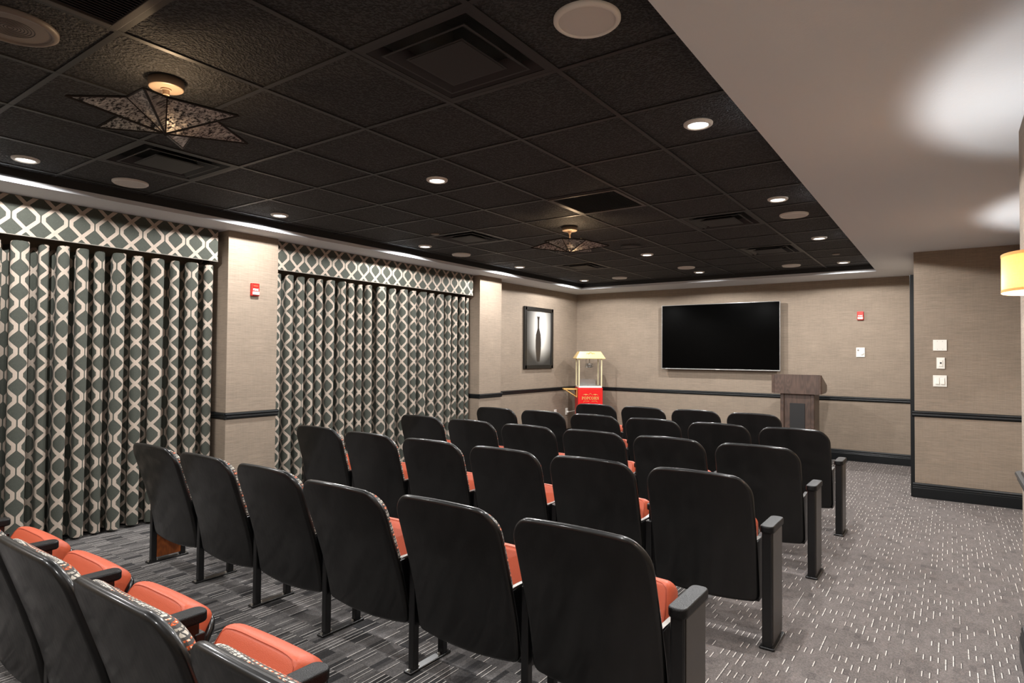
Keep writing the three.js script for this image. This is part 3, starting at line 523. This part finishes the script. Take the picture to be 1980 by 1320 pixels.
function speaker(x, z, r, label, kind) {
  const o = thing('ceiling_speaker', label, 'speaker', [x, HC, z], 0, 'ceiling speakers');
  const mr = kind === 'black' ? M.speakerBlack : kind === 'grey' ? M.speakerGrey : M.whiteTrim, mg = kind === 'black' ? M.speakerBlack : kind === 'grey' ? M.speakerGrey : M.grilleWhite;
  part('rim', lathe([[r * .84, -.004], [r * .86, -.012], [r * .93, -.012], [r, -.005], [r, .004]], 48), mr, o);
  part('grille', cyl(r * .85, r * .85, .004, 0, -.005, 0, 48), mg, o);
  if (kind === 'grey') for (let k = 1; k < 8; k++) part('slot_ring', new THREE.TorusGeometry(r * .07 * k, .0016, 4, 40).rotateX(Math.PI / 2).translate(0, -.0068, 0), M.speakerBlack, o);
}
for (const a of [[-1.071, -1.962, .122, 'large white round ceiling speaker near the soffit at top'], [-4.817, -2.01, .115, 'white round speaker between the first two window downlights'], [-4.849, -5.745, .115, 'white round speaker above the far end of the valance'], [-1.084, -5.675, .115, 'white round speaker beside the soffit near the second aisle downlight'], [-2.939, -8.242, .115, 'white round speaker above the left part of the television'], [-1.712, -8.784, .115, 'white round speaker above the right end of the television'], [-4.196, -8.787, .115, 'white round speaker near the far left corner'], [-2.876, -.773, .15, 'grey slotted speaker at the top left corner', 'grey'], [-2.886, -6.329, .115, 'black round speaker beyond the small star lamp', 'black']]) speaker(...a);
function cellCentre(i, j) { return [GX + (i + .5) * GRID, GZ - (j + .5) * GRID]; }
function diffuser(i, j, label) {
  const [x, z] = cellCentre(i, j), o = thing('air_diffuser', label, 'air vent', [x, HC, z], 0, 'square air diffusers');
  const sq = (a, b, y0, y1) => { const g = new THREE.CylinderGeometry(b * Math.SQRT2 / 2, a * Math.SQRT2 / 2, y1 - y0, 4, 1, true).rotateY(Math.PI / 4).translate(0, (y0 + y1) / 2, 0).toNonIndexed(); g.computeVertexNormals(); return g; };
  const flat = (a, b, y) => join([span(-a / 2, a / 2, y, y + .003, -a / 2, -b / 2), span(-a / 2, a / 2, y, y + .003, b / 2, a / 2), span(-a / 2, -b / 2, y, y + .003, -b / 2, b / 2), span(b / 2, a / 2, y, y + .003, -b / 2, b / 2)]);
  part('outer_frame', flat(.594, .53, .0), M.blackDouble, o);
  part('outer_cone', [sq(.53, .43, .003, .04)], M.blackDouble, o);
  part('middle_cone', [sq(.42, .3, -.006, .036), flat(.44, .42, -.006)], M.blackDouble, o);
  part('inner_cone', [sq(.28, .2, -.01, .026), flat(.3, .28, -.01)], M.blackDouble, o);
  part('centre_plate', rspan(-.14, .14, -.012, -.008, -.14, .14, .001, 1), M.blackFascia, o);
  part('duct_box', [sq(.43, .43, .04, .3), span(-.215, .215, .3, .303, -.215, .215)], M.galvanised, o);
}
M.blackDouble = std({ color: 0x161617, roughness: .55, side: THREE.DoubleSide });
for (const [i, j, l] of [[-1, 0, 'large black square air diffuser at top centre'], [-5, 0, 'black square air diffuser under the large star lamp'], [-5, 5, 'black square air diffuser above the second valance'], [-1, 6, 'black square air diffuser near the round speaker on the aisle side'], [-1, 9, 'black square air diffuser above the right of the television'], [-5, 9, 'black square air diffuser near the far left corner']]) diffuser(i, j, l);
function grille(i, j, label) {
  const [x, z] = cellCentre(i, j), o = thing('return_grille', label, 'air vent', [x, HC, z], 0, 'slatted return grilles'), a = .29, b = .262;
  part('frame', [rspan(-a, a, -.006, .006, b, a, .002), rspan(-a, a, -.006, .006, -a, -b, .002), rspan(-a, -b, -.006, .006, -b, b, .002), rspan(b, a, -.006, .006, -b, b, .002)], M.grilleFrame, o);
  const g = new THREE.BoxGeometry(.0025, .016, 2 * b).rotateZ(.6); for (let k = 0; k < 28; k++) { const m = part('slat', g, M.blackMetal, o); m.position.set(-b + (k + .5) * 2 * b / 28, .004, 0); }
  part('duct_box', [span(-a, a, .3, .303, -a, a), span(-a, -a + .003, .006, .3, -a, a), span(a - .003, a, .006, .3, -a, a), span(-a, a, .006, .3, -a, -a + .003), span(-a, a, .006, .3, a - .003, a)], M.galvanised, o);
}
grille(-2, -2, 'slatted return air grille at the top left edge'); grille(-2, 4, 'slatted return air grille beside the small star lamp');
function sprinkler(x, z, label) { const o = thing('sprinkler_cover', label, 'sprinkler', [x, HC, z], 0, 'sprinkler covers'); part('cover', lathe([[0, -.008], [.036, -.007], [.042, -.003], [.042, .002]], 28), M.speakerGrey, o); }
sprinkler(-4.25, -4.62, 'small round sprinkler cover above the second valance'); sprinkler(-1.09, -8.1, 'small round sprinkler cover beside the far aisle downlights');

// star lamps
function star(x, z, label) {
  const o = thing('star_pendant', label, 'pendant light', [x, HC, z], 0, 'star pendant lamps'), R = .372, RV = .17, yT = -.187, yV = -.135, yA = -.24, off = 37 * Math.PI / 180;
  part('canopy', lathe([[0, -.038], [.066, -.038], [.072, -.034], [.073, 0], [.0, 0]], 40), M.canopyMetal, o);
  part('stem', [cyl(.007, .007, .14, 0, -.1, 0, 12), cyl(.022, .022, .006, 0, -.041, 0, 18), cyl(.014, .014, .03, 0, -.05, 0, 14)], M.canopyMetal, o);
  const tip = k => V3(R * Math.cos(off + k * Math.PI / 3), yT, R * Math.sin(off + k * Math.PI / 3)), val = k => V3(RV * Math.cos(off + (k + .5) * Math.PI / 3 + .3), yV, RV * Math.sin(off + (k + .5) * Math.PI / 3 + .3)), apex = V3(0, yA, 0);
  const panel = (a, b, c) => { const g = new THREE.BufferGeometry(), n = b.clone().sub(a).cross(c.clone().sub(a)).normalize().multiplyScalar(.0015), p = [], q = []; const up = [a, b, c].map(v => v.clone().add(n)), dn = [a, b, c].map(v => v.clone().sub(n)); const tri = (i, j, k) => { for (const v of [i, j, k]) p.push(v.x, v.y, v.z); }; tri(...up); tri(dn[0], dn[2], dn[1]); for (const [i, j] of [[0, 1], [1, 2], [2, 0]]) { tri(up[i], dn[i], dn[j]); tri(up[i], dn[j], up[j]); } g.setAttribute('position', new THREE.Float32BufferAttribute(p, 3)); g.computeVertexNormals(); for (let i = 0; i < p.length / 3; i++) q.push(p[3 * i] + p[3 * i + 1], p[3 * i + 2] + p[3 * i + 1]); g.setAttribute('uv', new THREE.Float32BufferAttribute(q, 2)); return g; };
  for (let k = 0; k < 6; k++) {
    part('glass_panel', panel(tip(k), val(k), apex), M.mercury, o); part('glass_panel', panel(val(k), tip(k + 1), apex), M.mercury, o);
    part('lead_came', [rod(tip(k), val(k), .0055, 6), rod(val(k), tip(k + 1), .0055, 6), rod(tip(k), apex, .0055, 6), rod(val(k), apex, .0055, 6)], M.bronze, o);
  }
  part('finial', lathe([[0, -.012], [.009, -.008], [.011, 0], [.006, .01], [0, .012]], 14).translate(0, yA, 0), M.bronze, o);
  part('bulb', new THREE.SphereGeometry(.018, 16, 12)  .translate(.03, -.19, .0), M.bulb, o);
  const p = new THREE.PointLight(0xffd9ac, PENDANT_CD, 0, 2); p.position.set(x + .03, HC - .19, z); p.castShadow = true; p.shadow.radius = .8; scene.add(p);
}
star(-2.872, -1.338, 'large star-shaped mirrored glass lamp at upper left'); star(-2.94, -5.07, 'small distant star-shaped mirrored glass lamp');

// wall lamps with half-drum shade
function sconce(x, y, z, label) {
  const o = thing('wall_sconce', label, 'wall lamp', [x, y, z]), a = .16, b = .103, h = .165;
  const curve = (y0, y1, k, seg = 32) => { const p = [], u = [], ix = []; for (let j = 0; j < 2; j++) for (let i = 0; i <= seg; i++) { const t = -Math.PI / 2 + Math.PI * i / seg; p.push(-b * k * Math.cos(t), j ? y1 : y0, a * k * Math.sin(t)); u.push(i / seg * .42, j * (y1 - y0)); } for (let i = 0; i < seg; i++) ix.push(i, i + seg + 2, i + 1, i, i + seg + 1, i + seg + 2); const g = new THREE.BufferGeometry(); g.setAttribute('position', new THREE.Float32BufferAttribute(p, 3)); g.setAttribute('uv', new THREE.Float32BufferAttribute(u, 2)); g.setIndex(ix); g.computeVertexNormals(); return g; };
  part('lamp_shade', curve(-h / 2, h / 2, 1), M.shade, o); part('shade_trim', curve(-h / 2, -h / 2 + .012, 1.012), M.shadeTrim, o); part('shade_trim', curve(h / 2 - .012, h / 2, 1.012), M.shadeTrim, o);
  part('back_plate', rspan(-.012, -.0005, -.05, .05, -.05, .05, .004), M.chrome, o);
  part('arm', rod(V3(-.01, 0, 0), V3(-.05, -.02, 0), .006), M.chrome, o);
  part('bulb', new THREE.SphereGeometry(.022, 18, 14).translate(-.052, -.03, 0), M.sconceBulb, o);
  const p = new THREE.PointLight(0xf6f4f2, SCONCE_CD, 0, 2); p.position.set(x - .052, y - .03, z); p.castShadow = true; p.shadow.radius = 1.0; scene.add(p);
}
sconce(XN, 1.83, -3.42, 'lit amber half-drum wall lamp at the right edge');
sconce(.62, 1.83, -6.15, 'lit half-drum wall lamp hidden in the side alcove');
sconce(XN, 1.83, -1.45, 'lit half-drum wall lamp just beyond the right edge of the picture');

renderer.render(scene, camera);
